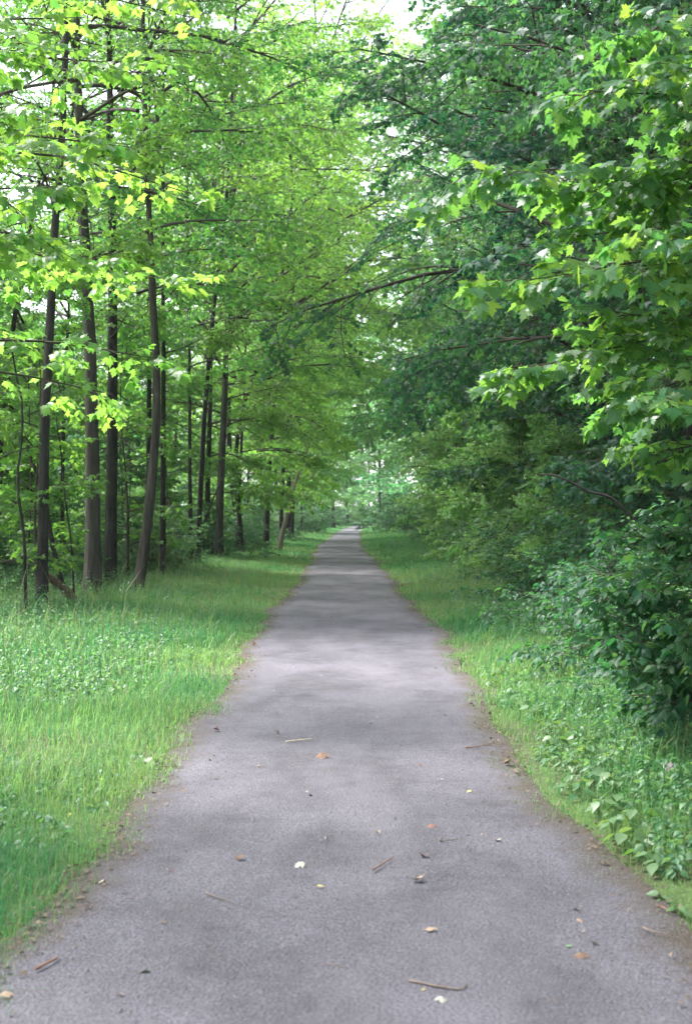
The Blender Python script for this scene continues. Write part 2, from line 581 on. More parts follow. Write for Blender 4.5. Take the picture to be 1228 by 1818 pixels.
# loose stones on the path
npb = 16000
py_ = 3.5 + 26 * rg.uniform(0, 1, npb) ** 2.0
px_ = path_edge(py_, -1) + (path_edge(py_, 1) - path_edge(py_, -1)) * rg.beta(.8, .8, npb)
sz = rg.uniform(.002, .006, npb) * (1 + .6 * (rg.uniform(0, 1, npb) > .97))
OCT = np.array([[1, 0, 0], [-1, 0, 0], [0, 1, 0], [0, -1, 0], [0, 0, .7], [0, 0, -.7]], dtype=float)
OCTT = np.array([[0, 2, 4], [2, 1, 4], [1, 3, 4], [3, 0, 4]])
Vp = OCT[None] * sz[:, None, None] * rg.uniform(.6, 1.4, (npb, 6, 1))
rt = rg.uniform(0, 6.28, npb)
cr, sr = np.cos(rt)[:, None], np.sin(rt)[:, None]
Vp = np.stack([Vp[..., 0] * cr - Vp[..., 1] * sr + px_[:, None], Vp[..., 0] * sr + Vp[..., 1] * cr + py_[:, None], Vp[..., 2] + .014], -1)
Tp = (OCTT[None] + (np.arange(npb) * 6)[:, None, None]).reshape(-1, 3)
M_STONE = plain_mat('loose stone', (.07, .068, .075), (.20, .195, .21), 30, .9)
tag(link('gravel', make_mesh('gravel', Vp.reshape(-1, 3), Tp, M_STONE)), 'loose grey grit scattered over the path', None, None, 'stuff')

# ------------------------------------------------------------------ crowns shared by the trees
def limbs_for(rng, n, z0, z1, length, e0, e1, droop, bias=None, spread=1.0, top_short=.45, low=1.0):
    z = np.linspace(z0, z1, n) + rng.uniform(-.15, .15, n) * (z1 - z0) / n * 2
    az = np.arange(n) * 2.39996 + rng.uniform(-.4, .4, n)
    if bias is not None:
        az = bias + ((az - bias + np.pi) % (2 * np.pi) - np.pi) * spread
    t = (z - z0) / max(z1 - z0, 1e-6)
    el = e0 + (e1 - e0) * t + rng.normal(0, .2, n)
    L = length * (1 - (1 - top_short) * t ** 2) * (low + (1 - low) * np.clip(t / .35, 0, 1)) * rng.uniform(.5, 1.2, n)
    D = np.stack([np.cos(az) * np.cos(el), np.sin(az) * np.cos(el), np.sin(el)], -1)
    S = np.stack([0 * z, 0 * z, z], -1)
    return grow(rng, S, D, L, 9, .07, droop), np.clip(.0085 * L + .008, .01, .07)


def crown_variant(seed, mat, shapes, size, **k):
    rng = np.random.default_rng(seed)
    P1, r1 = limbs_for(rng, k['n'], k['z0'], k['z1'], k['length'], k['e0'], k['e1'], k['droop'], k.get('bias'), k.get('spread', 1.0), k.get('top_short', .45), k.get('low', 1.0))
    wood, lv = foliage(rng, P1, r1, k['k2'], k['len2'], k['k3'], k['len3'], k['pairs'], size, tilt=k.get('tilt', .32), droop=k.get('ldroop', .3), t0=k.get('t0', .2), droop2=k.get('droop2', .05))
    V, T, tn = leaf_mesh(rng, *lv, shapes)
    return make_mesh('limbs', *wood, M_TWIG, True), make_mesh('crown', V, T, mat, False, tn)


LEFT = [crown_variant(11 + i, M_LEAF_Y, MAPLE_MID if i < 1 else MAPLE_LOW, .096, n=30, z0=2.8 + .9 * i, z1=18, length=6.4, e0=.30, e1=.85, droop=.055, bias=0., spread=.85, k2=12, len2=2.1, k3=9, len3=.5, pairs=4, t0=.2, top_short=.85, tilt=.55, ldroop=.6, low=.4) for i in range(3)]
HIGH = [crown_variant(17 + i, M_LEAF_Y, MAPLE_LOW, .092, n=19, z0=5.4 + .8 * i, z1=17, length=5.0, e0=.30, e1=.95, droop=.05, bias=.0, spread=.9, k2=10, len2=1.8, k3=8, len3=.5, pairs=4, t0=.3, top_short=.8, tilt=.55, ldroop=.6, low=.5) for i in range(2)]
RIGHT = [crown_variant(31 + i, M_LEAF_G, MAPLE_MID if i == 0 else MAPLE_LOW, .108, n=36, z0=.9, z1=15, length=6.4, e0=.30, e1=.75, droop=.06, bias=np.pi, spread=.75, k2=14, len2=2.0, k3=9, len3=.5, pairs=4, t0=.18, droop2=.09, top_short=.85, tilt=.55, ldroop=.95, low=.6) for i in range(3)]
FARC = [crown_variant(51 + i, M_LEAF_FAR, FAR_LEAF, .20, n=30, z0=1.0, z1=15, length=5.5, e0=.15, e1=.8, droop=.05, k2=10, len2=2.2, k3=7, len3=.6, pairs=3, top_short=.7, tilt=.4) for i in range(2)]
SAPL = [crown_variant(61 + i, M_LEAF_Y if i != 1 else M_LEAF_G, MAPLE_MID, .11, n=13, z0=.9, z1=5.2, length=1.5, e0=.2, e1=.8, droop=.06, k2=5, len2=.7, k3=4, len3=.35, pairs=3, tilt=.4) for i in range(3)]
YOUNG = crown_variant(66, M_LEAF_YN, MAPLE_LOW, .085, n=36, z0=.5, z1=5.4, length=2.2, e0=.2, e1=1.2, droop=.09, k2=10, len2=.95, k3=8, len3=.4, pairs=4, tilt=.55, ldroop=.8, top_short=.5)
BUSH = []
for i in range(3):
    rng = np.random.default_rng(71 + i)
    n = 22
    az = rng.uniform(0, 6.28, n)
    el = rng.uniform(.6, 1.4, n)
    P1 = grow(rng, np.stack([.12 * np.cos(az), .12 * np.sin(az), np.full(n, -.05)], -1), np.stack([np.cos(az) * np.cos(el), np.sin(az) * np.cos(el), np.sin(el)], -1), rng.uniform(1.3, 2.5, n), 8, .08, .10)
    wood, lv = foliage(rng, P1, np.full(n, .012), 7, .7, 4, .32, 3, .10, tilt=.4, droop=.4, t0=.12)
    V, T, tn = leaf_mesh(rng, *lv, OVATE_MID)
    BUSH.append((make_mesh('stems', *wood, M_TWIG, True), make_mesh('foliage', V, T, M_LEAF_SHRUB if i else M_HERB, False, tn)))


def spline(pts, n):
    pts = np.asarray(pts, float)
    if len(pts) == 2:
        t = np.linspace(0, 1, n)[:, None]
        return pts[0] * (1 - t) + pts[1] * t
    q = np.concatenate([[2 * pts[0] - pts[1]], pts, [2 * pts[-1] - pts[-2]]])
    x = np.linspace(0, len(pts) - 1.0001, n)
    i = x.astype(int)
    t = (x - i)[:, None]
    a, b, c, d = q[i], q[i + 1], q[i + 2], q[i + 3]
    return .5 * (2 * b + (c - a) * t + (2 * a - 5 * b + 4 * c - d) * t ** 2 + (3 * b - a - 3 * c + d) * t ** 3)


def trunk_mesh(pts, r0, r1, mat, seed, sides=14, rings=44, flare=.5):
    rng = np.random.default_rng(seed)
    P = spline(pts, rings)
    h = P[:, 2] - P[0, 2]
    R = np.linspace(r0, r1, rings) * (1 + flare * np.exp(-np.maximum(h, 0) / (2.2 * r0 + .1)))
    P[:, :2] += np.cumsum(rng.normal(0, .012, (rings, 2)), 0) * np.linspace(0, 1, rings)[:, None]
    V, T = tubes(P[None], R[None], sides)
    V = V.reshape(rings, sides, 3)
    th = np.arange(sides)
    rad = 1 + .05 * np.sin(th[None] * 2.0 + rng.uniform(0, 6)) + .05 * rng.normal(0, 1, (1, sides)) + rng.normal(0, .035, (rings, sides)) + .14 * np.exp(-np.maximum(h, 0) / .25)[:, None] * np.cos(th[None] * 2 * np.pi * 4 / sides + seed)
    V = P[:, None] + (V - P[:, None]) * rad[..., None]
    return make_mesh('trunk', V.reshape(-1, 3), T, mat, True)


def tree(name, label, pts, r, crown, mat=None, seed=1, rotz=0., scale=1.0, group=None, height=16., crown_dz=0., mats=None):
    """pts: the trunk's axis in world space; extended to the tree's full height"""
    pts = np.asarray(pts, float)
    base = pts[0].copy()
    base[2] = float(ground_z(base[0], base[1])) - .05
    rel = pts - base
    rel[0] = 0
    lean = rel[-1] - rel[max(0, len(rel) - 2)]
    lean = lean / max(lean[2], .2)
    if rel[-1, 2] < height - 1:
        lean2 = lean * .5
        lean2[2] = 1
        rel = np.vstack([rel, rel[-1] + lean2 * (height - rel[-1, 2])])
    e = link(name, None, None, base)
    tag(e, label, 'tree', group)
    link('trunk', trunk_mesh(rel, r * .86, max(.02, r * .28), mat or M_BARK, seed), e)
    if crown is not None:
        axis = Vector(rel[-1] - rel[0]).normalized()
        q = Vector((0, 0, 1)).rotation_difference(axis) @ Quaternion((0, 0, 1), rotz)
        for nm, me in zip(('limbs', 'crown'), crown):
            o = link(nm, me, e)
            o.rotation_mode = 'QUATERNION'
            o.rotation_quaternion = q
            o.scale = (scale,) * 3
            o.location = (0, 0, crown_dz)
            if nm == 'crown':
                o['kind'] = 'stuff'
    return e


# ------------------------------------------------------------------ the trees on the left of the path
def pxs(Y, *pp):
    return [at(x, y, Y) for x, y in pp]


ltrees = [
    ('maple_tree', 'slim dark trunk with a slight lean, frontmost standing tree at the left edge', 23.2, [(75, 1095), (80, 750), (95, 420), (110, 60)], .105, 0, M_BARK, .6),
    ('maple_tree', 'thickest grey brown trunk, straight, standing close beside a thinner twin', 27.2, [(166, 1068), (163, 700), (152, 420), (140, 150)], .185, 1, M_BARK_P, 2.0),
    ('maple_tree', 'tall straight trunk just right of the thickest trunk', 31.0, [(196, 1050), (200, 700), (197, 400), (194, 140)], .155, 2, M_BARK, 3.1),
    ('maple_tree', 'grey trunk curving up from a base that leans toward the grass', 28.7, [(243, 1060), (266, 900), (280, 720), (272, 500), (262, 300)], .135, 0, M_BARK_P, 4.0),
    ('maple_tree', 'thin straight dark trunk behind the curved grey trunk', 34.0, [(290, 1038), (288, 800), (286, 560), (284, 300)], .085, 2, M_BARK, 5.2),
    ('maple_tree', 'slender dark stem between the curved trunk and the two forked trunks', 43.0, [(338, 1012), (337, 850), (336, 650), (333, 420)], .085, 1, M_BARK, 1.2),
    ('maple_tree', 'brown trunk with a flared base, crooked above, beyond the slender stem', 49.0, [(388, 1001), (391, 880), (399, 680), (408, 460), (418, 200)], .17, 2, M_BARK_P, 2.7),
    ('maple_tree', 'thin dark trunk just beyond the trunk with the flared base', 58.0, [(422, 987), (426, 850), (434, 640)], .10, 0, M_BARK, 0.3),
    ('maple_tree', 'dark upright trunk against which the pale leaning trunk rests', 88.0, [(510, 962), (512, 880), (514, 760)], .22, 1, M_BARK, 3.9),
    ('maple_tree', 'thin tree set back in the wood between the first two trunks', 38.0, [(110, 1025), (112, 760), (120, 500)], .07, 1, M_BARK, 5.5),
    ('maple_tree', 'dark trunk half hidden behind the curved grey trunk', 40.0, [(262, 1020), (264, 760), (262, 500)], .10, 2, M_BARK, .9),
    ('maple_tree', 'dark trunk set back behind the reddish broken trunk', 52.0, [(365, 1000), (372, 800), (378, 600)], .13, 0, M_BARK, 2.2),
]
for k, (nm, lb, Y, pp, r, ci, mt, rz) in enumerate(ltrees):
    tree(nm, lb, pxs(Y, *pp), r, HIGH[k % 2] if k < 6 or k in (9, 10) else LEFT[ci], mt, 100 + k, (rz * 1.7) % 2.4 - 1.2, 1.0 if k < 9 else .9, 'trees along the left of the path')

for k, (x, Y, sc, lb) in enumerate([(-3.9, 69, 1.3, 'tree bending its bright crown over the path beyond the flared trunk'), (-3.8, 82, 1.45, 'second bright crowned tree bending over the far path from the left'), (-3.7, 97, 1.6, 'third bright crowned tree bending over the far path from the left')]):
    tree('overhanging_maple', lb, [(x, Y, 0), (x + .25, Y, 5), (x + .8, Y, 10), (x + 1.7, Y, 15)], .15, LEFT[k], M_BARK, 150 + k, .3 - .3 * k, sc, 'far row of trunks beside the path', height=17 * sc, crown_dz=2.2)

tree('overhanging_maple', 'slender tree whose high crown leans out over the middle of the path', [(-4.6, 44, 0), (-4.3, 44, 6), (-3.7, 44, 12)], .11, HIGH[0], M_BARK, 160, .1, 1.2, 'trees along the left of the path', height=19, crown_dz=3.0)

# leaning and broken ones
tree('leaning_tree', 'pale bare trunk leaning toward the path over the far grass', pxs(64, (494, 980), (517, 885), (533, 830), (549, 780)), .14, None, M_BARK_L, 140, height=6.0, group=None)
tree('broken_tree', 'short reddish broken trunk tilting away from the path', pxs(47, (322, 1004), (315, 950), (306, 885)), .15, None, M_BARK_R, 141, height=2.6)

rl = np.random.default_rng(77)
for k in range(14):       # the row runs on, trunks overlapping with distance
    Y = 56 + 7.5 * k + rl.uniform(-2, 2)
    x = centre(Y) - (rl.uniform(4.2, 7.5) if k % 3 else 4.0)
    tree('maple_tree', ORD[k] + ' trunk of the far left row, counting from the flared trunk', [(x, Y, 0), (x + rl.normal(0, .3), Y, 5), (x + rl.normal(0, .5), Y, 10)],
         rl.uniform(.09, .2), LEFT[k % 3], M_BARK, 200 + k, rl.uniform(-.7, .7), rl.uniform(.95, 1.1) + (.3 if Y > 68 else 0), 'far row of trunks beside the path')
dl = ['thin trunk at the far left, set well behind the front row', 'thin dark trunk seen between the thickest trunk and the curved one', 'thin pale lit trunk deep behind the curved trunk', 'far thin trunk behind the slender stem', 'far thin trunk behind the flared trunk', 'farthest thin trunk of the inner wood']
for k in range(6):       # deeper in the wood
    Y = 26 + 13 * k + rl.uniform(-3, 3)
    x = -rl.uniform(7.5, 12)
    tree('maple_tree', dl[k], [(x, Y, 0), (x + rl.normal(0, .4), Y, 6), (x + rl.normal(0, .6), Y, 12)],
         rl.uniform(.06, .14), LEFT[(k + 1) % 3], M_BARK, 300 + k, rl.uniform(0, 6.28), rl.uniform(.8, 1.05), 'trunks deeper in the wood')

# ------------------------------------------------------------------ the trees on the right
rspots = [(8.6, 19.5), (6.4, 24.0), (7.4, 29), (7.0, 35), (7.6, 43), (7.3, 52), (7.8, 62), (8.0, 73), (8.4, 86), (9.0, 100), (10.0, 116), (11.5, 134)]
rlab = ['dark leaning trunk deep in shade behind the near maple sprays', 'dense tree with limbs reaching out over the path behind the near maple', 'dense dark green tree between shrubs and path, third along the bank',
        'dense green tree above the pale shrub by the long grass', 'green tree whose boughs hang to the long grass', 'tree with an arched bough above the bend of the long grass']
for k, (x, Y) in enumerate(rspots):
    ln = rl.uniform(-.9, .2)
    tree('arching_maple', rlab[k] if k < len(rlab) else ORD[k] + ' arching tree of the right row, counting away from the viewer', [(x, Y, 0), (x + ln * .5, Y, 4), (x + ln * 1.6, Y, 10)],
         rl.uniform(.14, .22), RIGHT[k % 3], M_BARK, 400 + k, rl.uniform(-.5, .5), rl.uniform(.92, 1.1) * (1 if Y < 60 else 1.32), 'trees along the right of the path')
for k, (x, Y, lb) in enumerate([(9.6, 23.5, 'big dark tree of the second rank behind the dense limbs on the right'), (5.9, 33, 'dark tree standing nearest the path in the middle of the right row'), (9.8, 40, 'dark second rank tree above the pale young maple')]):
    tree('arching_maple', lb, [(x, Y, 0), (x - .3, Y, 5), (x - .8, Y, 11)], .18, RIGHT[(k + 1) % 3], M_BARK, 430 + k, .2 - .2 * k, 1.12, 'trees along the right of the path', crown_dz=.8)
for k in range(14):
    Y = 15 + 8 * k + rl.uniform(-3, 3)
    x = rl.uniform(10.5, 15)
    tree('maple_tree', 'tall tree added behind the right hand wood to block side light', [(x, Y, 0), (x, Y, 6), (x + .3, Y, 12)], rl.uniform(.12, .2), FARC[k % 2], M_BARK, 450 + k, rl.uniform(0, 6.28), rl.uniform(.95, 1.2), 'wood behind the right row')

for k, (x, Y) in enumerate([(-6.3, 8), (-5.6, 1.0), (-6.0, -8)]):
    tree('maple_tree', 'maple of the left row beside the viewer, its crown overhead', [(x, Y, 0), (x, Y, 6), (x + .3, Y, 12)], .15, LEFT[(k + 1) % 3], M_BARK, 540 + k, rl.uniform(-.4, .4), 1.0, 'row trees beside the viewer', crown_dz=2.5)
for k, (x, Y) in enumerate([(7.0, 3.2), (6.9, -5)]):
    tree('arching_maple', 'arching tree of the right row beside the viewer', [(x, Y, 0), (x, Y, 6), (x - .6, Y, 12)], .17, RIGHT[k % 3], M_BARK, 550 + k, rl.uniform(-.3, .3), 1.0, 'row trees beside the viewer', crown_dz=1.5)
for k in range(10):
    Y = 75 + 12 * k + rl.uniform(-3, 3)
    x = -rl.uniform(20, 28) - .1 * Y
    tree('maple_tree', 'pale tree beyond the clearing behind the left wood', [(x, Y, 0), (x, Y, 6), (x, Y, 12)], .16, FARC[k % 2], M_BARK, 560 + k, rl.uniform(0, 6.28), rl.uniform(.7, 1.1), 'trees beyond the clearing')

for k, (x, Y, sc) in enumerate([(-7.0, 132, 1.5), (9.8, 158, 1.6), (-1.6, 178, 1.3), (4.6, 196, 1.2), (0.2, 222, 2.2), (3.0, 250, 2.4)]):
    tree('far_tree', ORD[k] + ' tall pale tree arching over the far path, counting away from the viewer', [(x, Y, 0), (x, Y, 6), (x, Y, 12)], .28, FARC[k % 2], M_BARK, 580 + k, rl.uniform(0, 6.28), sc, 'tall trees over the far path', height=16 * sc, crown_dz=2.0)

for k in range(6):  # second rank, added to block sky light coming in from the right
    Y = 10 + 9 * k + rl.uniform(-2, 2)
    x = rl.uniform(16.5, 21)
    tree('maple_tree', 'tall tree added behind the right hand wood to block side light', [(x, Y, 0), (x, Y, 6), (x + .3, Y, 12)], rl.uniform(.12, .2), FARC[k % 2], M_BARK, 480 + k, rl.uniform(0, 6.28), rl.uniform(1.0, 1.2), 'wood behind the right row')

# the end of the view, where the path bends away
for k in range(20):
    Y = 185 + rl.uniform(0, 60)
    x = rl.uniform(-34, 40)
    if abs(x - centre(Y)) < 3.2 and Y < 205:
        x += 6
    tree('far_tree', 'pale green tree closing the view at the far bend', [(x, Y, 0), (x, Y, 6), (x, Y, 12)], .2, FARC[k % 2], M_BARK, 500 + k, rl.uniform(0, 6.28), rl.uniform(.8, 1.5), 'trees closing the far end')

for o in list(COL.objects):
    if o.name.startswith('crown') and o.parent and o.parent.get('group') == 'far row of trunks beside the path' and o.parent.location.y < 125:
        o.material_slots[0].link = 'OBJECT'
        o.material_slots[0].material = M_LEAF_LIT  # far left crowns swapped to the leaf coloured as if sunlit
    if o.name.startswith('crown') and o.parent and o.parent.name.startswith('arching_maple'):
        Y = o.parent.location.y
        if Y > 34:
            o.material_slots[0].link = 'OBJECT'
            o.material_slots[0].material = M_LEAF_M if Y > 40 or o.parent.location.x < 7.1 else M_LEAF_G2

# ------------------------------------------------------------------ saplings and bushes
FAR_BUSHES = []
for k in range(34):
    FAR_BUSHES.append((rl.uniform(-26, 40), 222 + rl.uniform(0, 30), rl.uniform(1.6, 3.2)))
def copy_plant(name, label, cat, meshes, parts, loc, rotz, scale, group):
    e = link(name, None, None, (loc[0], loc[1], float(ground_z(loc[0], loc[1])) - .03))
    tag(e, label, cat, group)
    for nm, me in zip(parts, meshes):
        o = link(nm, me, e)
        o.rotation_euler = (0, 0, rotz)
        o.scale = (scale,) * 3
        if nm in ('crown', 'foliage'):
            o['kind'] = 'stuff'
    return e


SAPT = [trunk_mesh([(0, 0, 0), (.05, .03, 2.0), (-.04, .05, 3.8), (.02, 0, 5.6)], .03, .008, M_TWIG, 600 + i, 7, 18) for i in range(3)]
for k in range(34):
    Y = 18.5 + 2.2 * k * (1 + .02 * k) + rl.uniform(-.9, .9)
    x = -rl.uniform(4.9, 9.5)
    s = k % 3
    copy_plant('maple_sapling', (ORD[k] + ' thin leafy maple sapling among the left trunks, counting away from the viewer') if k < 12 else 'far thin maple sapling among the close set left trunks', 'sapling', (SAPT[s],) + SAPL[s], ('trunk', 'limbs', 'crown'), (x, Y), rl.uniform(0, 6.28), rl.uniform(.6, 1.15), 'saplings among the left trunks')
for k in range(84):
    Y = 16 + 1.2 * k + rl.uniform(-.8, .8)
    x = -rl.uniform(4.9, 11) if Y > 33 else -rl.uniform(5.6 + max(0, 26 - Y) * .2, 9)
    copy_plant('undergrowth_bush', (ORD[k] + ' low undergrowth bush among the left trunks, counting away from the viewer') if k < 12 else 'low undergrowth bush in the shade of the far left trunks', 'bush', BUSH[k % 3], ('stems', 'foliage'), (x, Y), rl.uniform(0, 6.28), (rl.uniform(.5, 1.15) if Y > 33 else rl.uniform(.25, .5)), 'undergrowth among the left trunks')
bank = [(4.0, 12.2), (4.1, 14.2), (5.0, 13.0), (4.3, 15.6), (5.0, 16.6), (4.6, 18.0)] + [(4.1 + min(Y * .018, 2) + rl.uniform(-.5, 1.6), Y) for Y in 19 + 2.1 * np.arange(44) + rl.uniform(-.5, .5, 44)]
bank_names = ['leafy bank shrub just behind the pointed leaved shrub at the right edge', 'second leafy shrub behind the pointed leaved shrub', 'shrub in deep shade against the right edge above the nettles']
for k, (x, Y) in enumerate(bank):
    copy_plant('bank_shrub', bank_names[k] if k < 3 else (ORD[k] + ' leafy shrub along the right bank, counting away from the viewer' if k < 18 else 'far leafy shrub at the foot of the hanging boughs on the right'), 'shrub', BUSH[k % 3], ('stems', 'foliage'), (x, Y), rl.uniform(0, 6.28), rl.uniform(.55, 1.15) * (.8 if k < 9 else 1), 'shrubs along the right bank')

for k, (x, Y, sc) in enumerate([(3.0, 11.6, .5), (3.15, 13.0, .6), (3.2, 14.6, .65), (3.4, 16.4, .7), (3.55, 18.4, .75), (3.8, 20.8, .8), (3.9, 23.2, .8), (4.0, 25.8, .8)]):
    copy_plant('verge_shrub', ORD[k] + ' small dark shrub edging the right grass, counting away from the viewer', 'shrub', BUSH[1 + k % 2], ('stems', 'foliage'), (x, Y), 1.1 * k, sc, 'small shrubs edging the right grass')
for k in range(24):
    Y = 62 + 4.4 * k + rl.uniform(-1, 1)
    copy_plant('undergrowth_bush', 'low undergrowth bush in the shade of the far left trunks', 'bush', BUSH[k % 3], ('stems', 'foliage'), (float(centre(Y)) - rl.uniform(5.0, 6.5), Y), k * 2.1, rl.uniform(.8, 1.4), 'undergrowth among the left trunks')
for k in range(14):
    Y = 122 + 7 * k
    FAR_BUSHES.append((float(centre(Y)) + (-1 if k % 2 else 1) * rl.uniform(4.6, 6.2), Y, rl.uniform(1.5, 2.2)))
for k, (x, Y, sc) in enumerate(FAR_BUSHES):
    copy_plant('far_bush', 'pale bush closing the far end of the path', 'bush', BUSH[k % 3], ('stems', 'foliage'), (x, Y), k * 1.7, sc, 'bushes closing the far end')

for k, (x, Y, sc, lb) in enumerate([(5.2, 46, 1.35, 'pale yellow green young maple catching light above the right long grass'), (4.2, 34, .75, 'bright low young maple on the right bank before the dark trees'),
                                    (6.0, 60, 1.5, 'young maple beyond the pale one on the right verge'), (4.6, 39.5, .95, 'small bright maple beside the pale young maple on the right'), (4.0, 27, .55, 'small yellow green maple in the shade of the right bank')]):
    copy_plant('young_maple', lb, 'tree', (SAPT[0],) + YOUNG, ('trunk', 'limbs', 'crown'), (x, Y), 1.3 * k, sc, None)

ul = ['tall understory maple in the gap left of the first trunk', 'understory maple between the first trunk and the thickest one', 'understory maple behind the twin of the thickest trunk', 'pale understory maple behind the curved grey trunk',
      'understory maple right of the curved trunk', 'understory maple behind the reddish broken trunk']
for k in range(20):
    Y = 33 + 4.2 * k + rl.uniform(-1, 1)
    x = -rl.uniform(8.0, 9.0 + .14 * Y)
    copy_plant('understory_maple', ul[k] if k < 6 else 'pale understory maple deep among the left trunks', 'tree', (SAPT[k % 3],) + YOUNG, ('trunk', 'limbs', 'crown'), (x, Y), 1.9 * k, rl.uniform(1.0, 1.9), 'understory of the left wood')

# thin bare stems at the left edge and a dead bough in the right shade
def bare(name, label, cat, Y, pp, r0, r1, seed):
    P = np.array(pxs(Y, *pp))
    b = P[0].copy()
    tag(link(name, trunk_mesh(P - b, r0, r1, M_BARK, seed, 7, 24, .1), None, b), label, cat)


bare('bare_stem', 'thin crooked bare stem left of the first trunk', 'stem', 22.5, [(48, 1110), (42, 960), (30, 860), (38, 740), (14, 600)], .03, .015, 31)
bare('bare_stem', 'bare dark stem leaning against the first left trunk', 'stem', 25, [(122, 1078), (98, 985), (80, 900), (45, 790)], .05, .03, 32)
bare('bare_stem', 'thin upright bare stem between the first and second trunks', 'stem', 25, [(133, 1075), (126, 960), (112, 850), (100, 740)], .022, .012, 33)
bare('bare_stem', 'pale thin stem slanting beside the reddish broken trunk', 'stem', 44, [(348, 1000), (362, 930), (378, 880), (392, 850)], .035, .02, 34)
bare('dead_bough', 'dark dead bough forking above the pointed leaved shrub', 'branch', 16, [(1130, 930), (1085, 885), (1040, 872), (985, 845), (950, 842)], .022, .008, 35)

# ------------------------------------------------------------------ plants close to the camera, leaf by leaf
def near_plant(name, label, cat, base, tips, starts, mat_mass, mat_one, shapes, stem_r, seed, k2, len2, k3, len3, pairs, size, droop, trunk_pts=None, trunk_r=.1, tilt=.35, ldroop=.5, parts=300, arch=.12):
    rng = np.random.default_rng(seed)
    base = np.asarray(base, float)
    e = link(name, None, None, base)
    tag(e, label, cat)
    if trunk_pts is not None:
        link('trunk', trunk_mesh(np.asarray(trunk_pts) - base, trunk_r, trunk_r * .4, M_BARK, seed), e)
    P1 = []
    for s, t in zip(starts, tips):
        s, t = np.asarray(s, float), np.asarray(t, float)
        mid = (s + t) / 2 + UP * arch * np.linalg.norm(t - s) + rng.normal(0, .05, 3)
        P1.append(spline([s, mid, t], 10))
    P1 = np.array(P1) - base
    limbs, PO, FR, SZ, TN, LI = [], [], [], [], [], []
    for i in range(len(P1)):
        wood, (a_, b_, c_, d_) = foliage(rng, P1[i:i + 1], np.full(1, stem_r), k2, len2, k3, len3, pairs, size, tilt=tilt, droop=ldroop, droop2=droop, t0=.3, sides=(7, 5, 4))
        limbs.append(link('limb', make_mesh('limb', *wood, M_TWIG, True), e))
        PO.append(a_), FR.append(b_), SZ.append(c_), TN.append(d_), LI.append(np.full(len(a_), i))
    pos, fr, sz, tn, li = map(np.concatenate, (PO, FR, SZ, TN, LI))
    w = pos + base
    seen = (np.abs(w[:, 0]) / w[:, 1] < .245) & (np.abs(w[:, 2] - CAMH) / w[:, 1] < .37)
    order = np.argsort(np.where(seen, w[:, 1] - 1.0 * sz / size, 1e6))[:min(parts, int(seen.sum()))]
    one = np.zeros(len(pos), bool)
    one[order] = True
    V, T, tt = leaf_mesh(rng, pos[~one], fr[~one], sz[~one], tn[~one], shapes)
    tag(link('crown', make_mesh('crown', V, T, mat_mass, False, tt), e), kind='stuff')
    single = [make_mesh('leaf', LV, LT, mat_one, False, np.zeros(len(LV))) for LV, LT in shapes]
    for q in order:
        o = bpy.data.objects.new('leaf', single[int(rng.integers(len(single)))])
        COL.objects.link(o)
        o.parent = limbs[int(li[q])]
        A = fr[q] * sz[q]
        o.matrix_basis = Matrix(((A[0, 0], A[1, 0], A[2, 0], pos[q, 0]), (A[0, 1], A[1, 1], A[2, 1], pos[q, 1]), (A[0, 2], A[1, 2], A[2, 2], pos[q, 2]), (0, 0, 0, 1)))
    return e


# maple reaching in from the right with big pale lobed leaves
tb = np.array([3.6, 10.2, 0.])
R_TIPS = [(812, 300, 8.8), (1045, 160, 8.6), (950, 495, 8.4), (930, 655, 9.2), (1160, 690, 8.2), (1120, 30, 8.8), (1210, 120, 8.4), (1215, 430, 8.2), (1060, 330, 9.4), (1100, 560, 9.2), (1200, 280, 9.0), (1020, 420, 9.6), (1180, 800, 9.4), (1090, 700, 10.0)]
near_plant('near_maple', 'maple reaching in from the right with large pale green lobed leaves', 'tree', tb,
           [at(*t) for t in R_TIPS], [tb + np.array([0, 0, max(.6, at(*t)[2] - .15 - .35 * np.random.default_rng(i).uniform())]) for i, t in enumerate(R_TIPS)],
           M_LEAF_NEAR, M_LEAF_NEAR1, MAPLE_NEAR, .016, 21, 9, .72, 6, .32, 3, .090, .06, [tb, tb + [0, 0, 3], tb + [.1, .1, 7]], .11)
# maple reaching in from the left, yellow green
tb = np.array([-4.4, 12.5, 0.])
L_TIPS = [(150, 30, 12), (320, 120, 13), (300, 640, 14), (230, 260, 12), (60, 420, 11.5), (330, 500, 14.5), (340, 30, 13.5), (30, 200, 11), (180, 480, 13), (120, 330, 11.5), (345, 345, 14), (40, 90, 11.5), (200, 700, 15)]
near_plant('near_maple', 'yellow green maple whose branches reach in from the left edge before the trunks', 'tree', tb,
           [at(*t) for t in L_TIPS], [tb + np.array([0, 0, max(.6, at(*t)[2] - .1)]) for i, t in enumerate(L_TIPS)],
           M_LEAF_Y, M_LEAF_YN1, MAPLE_NEAR, .02, 22, 7, .7, 4, .32, 3, .095, .05, [tb, tb + [0, 0, 3], tb + [.1, .1, 7.5]], .10, arch=.06)
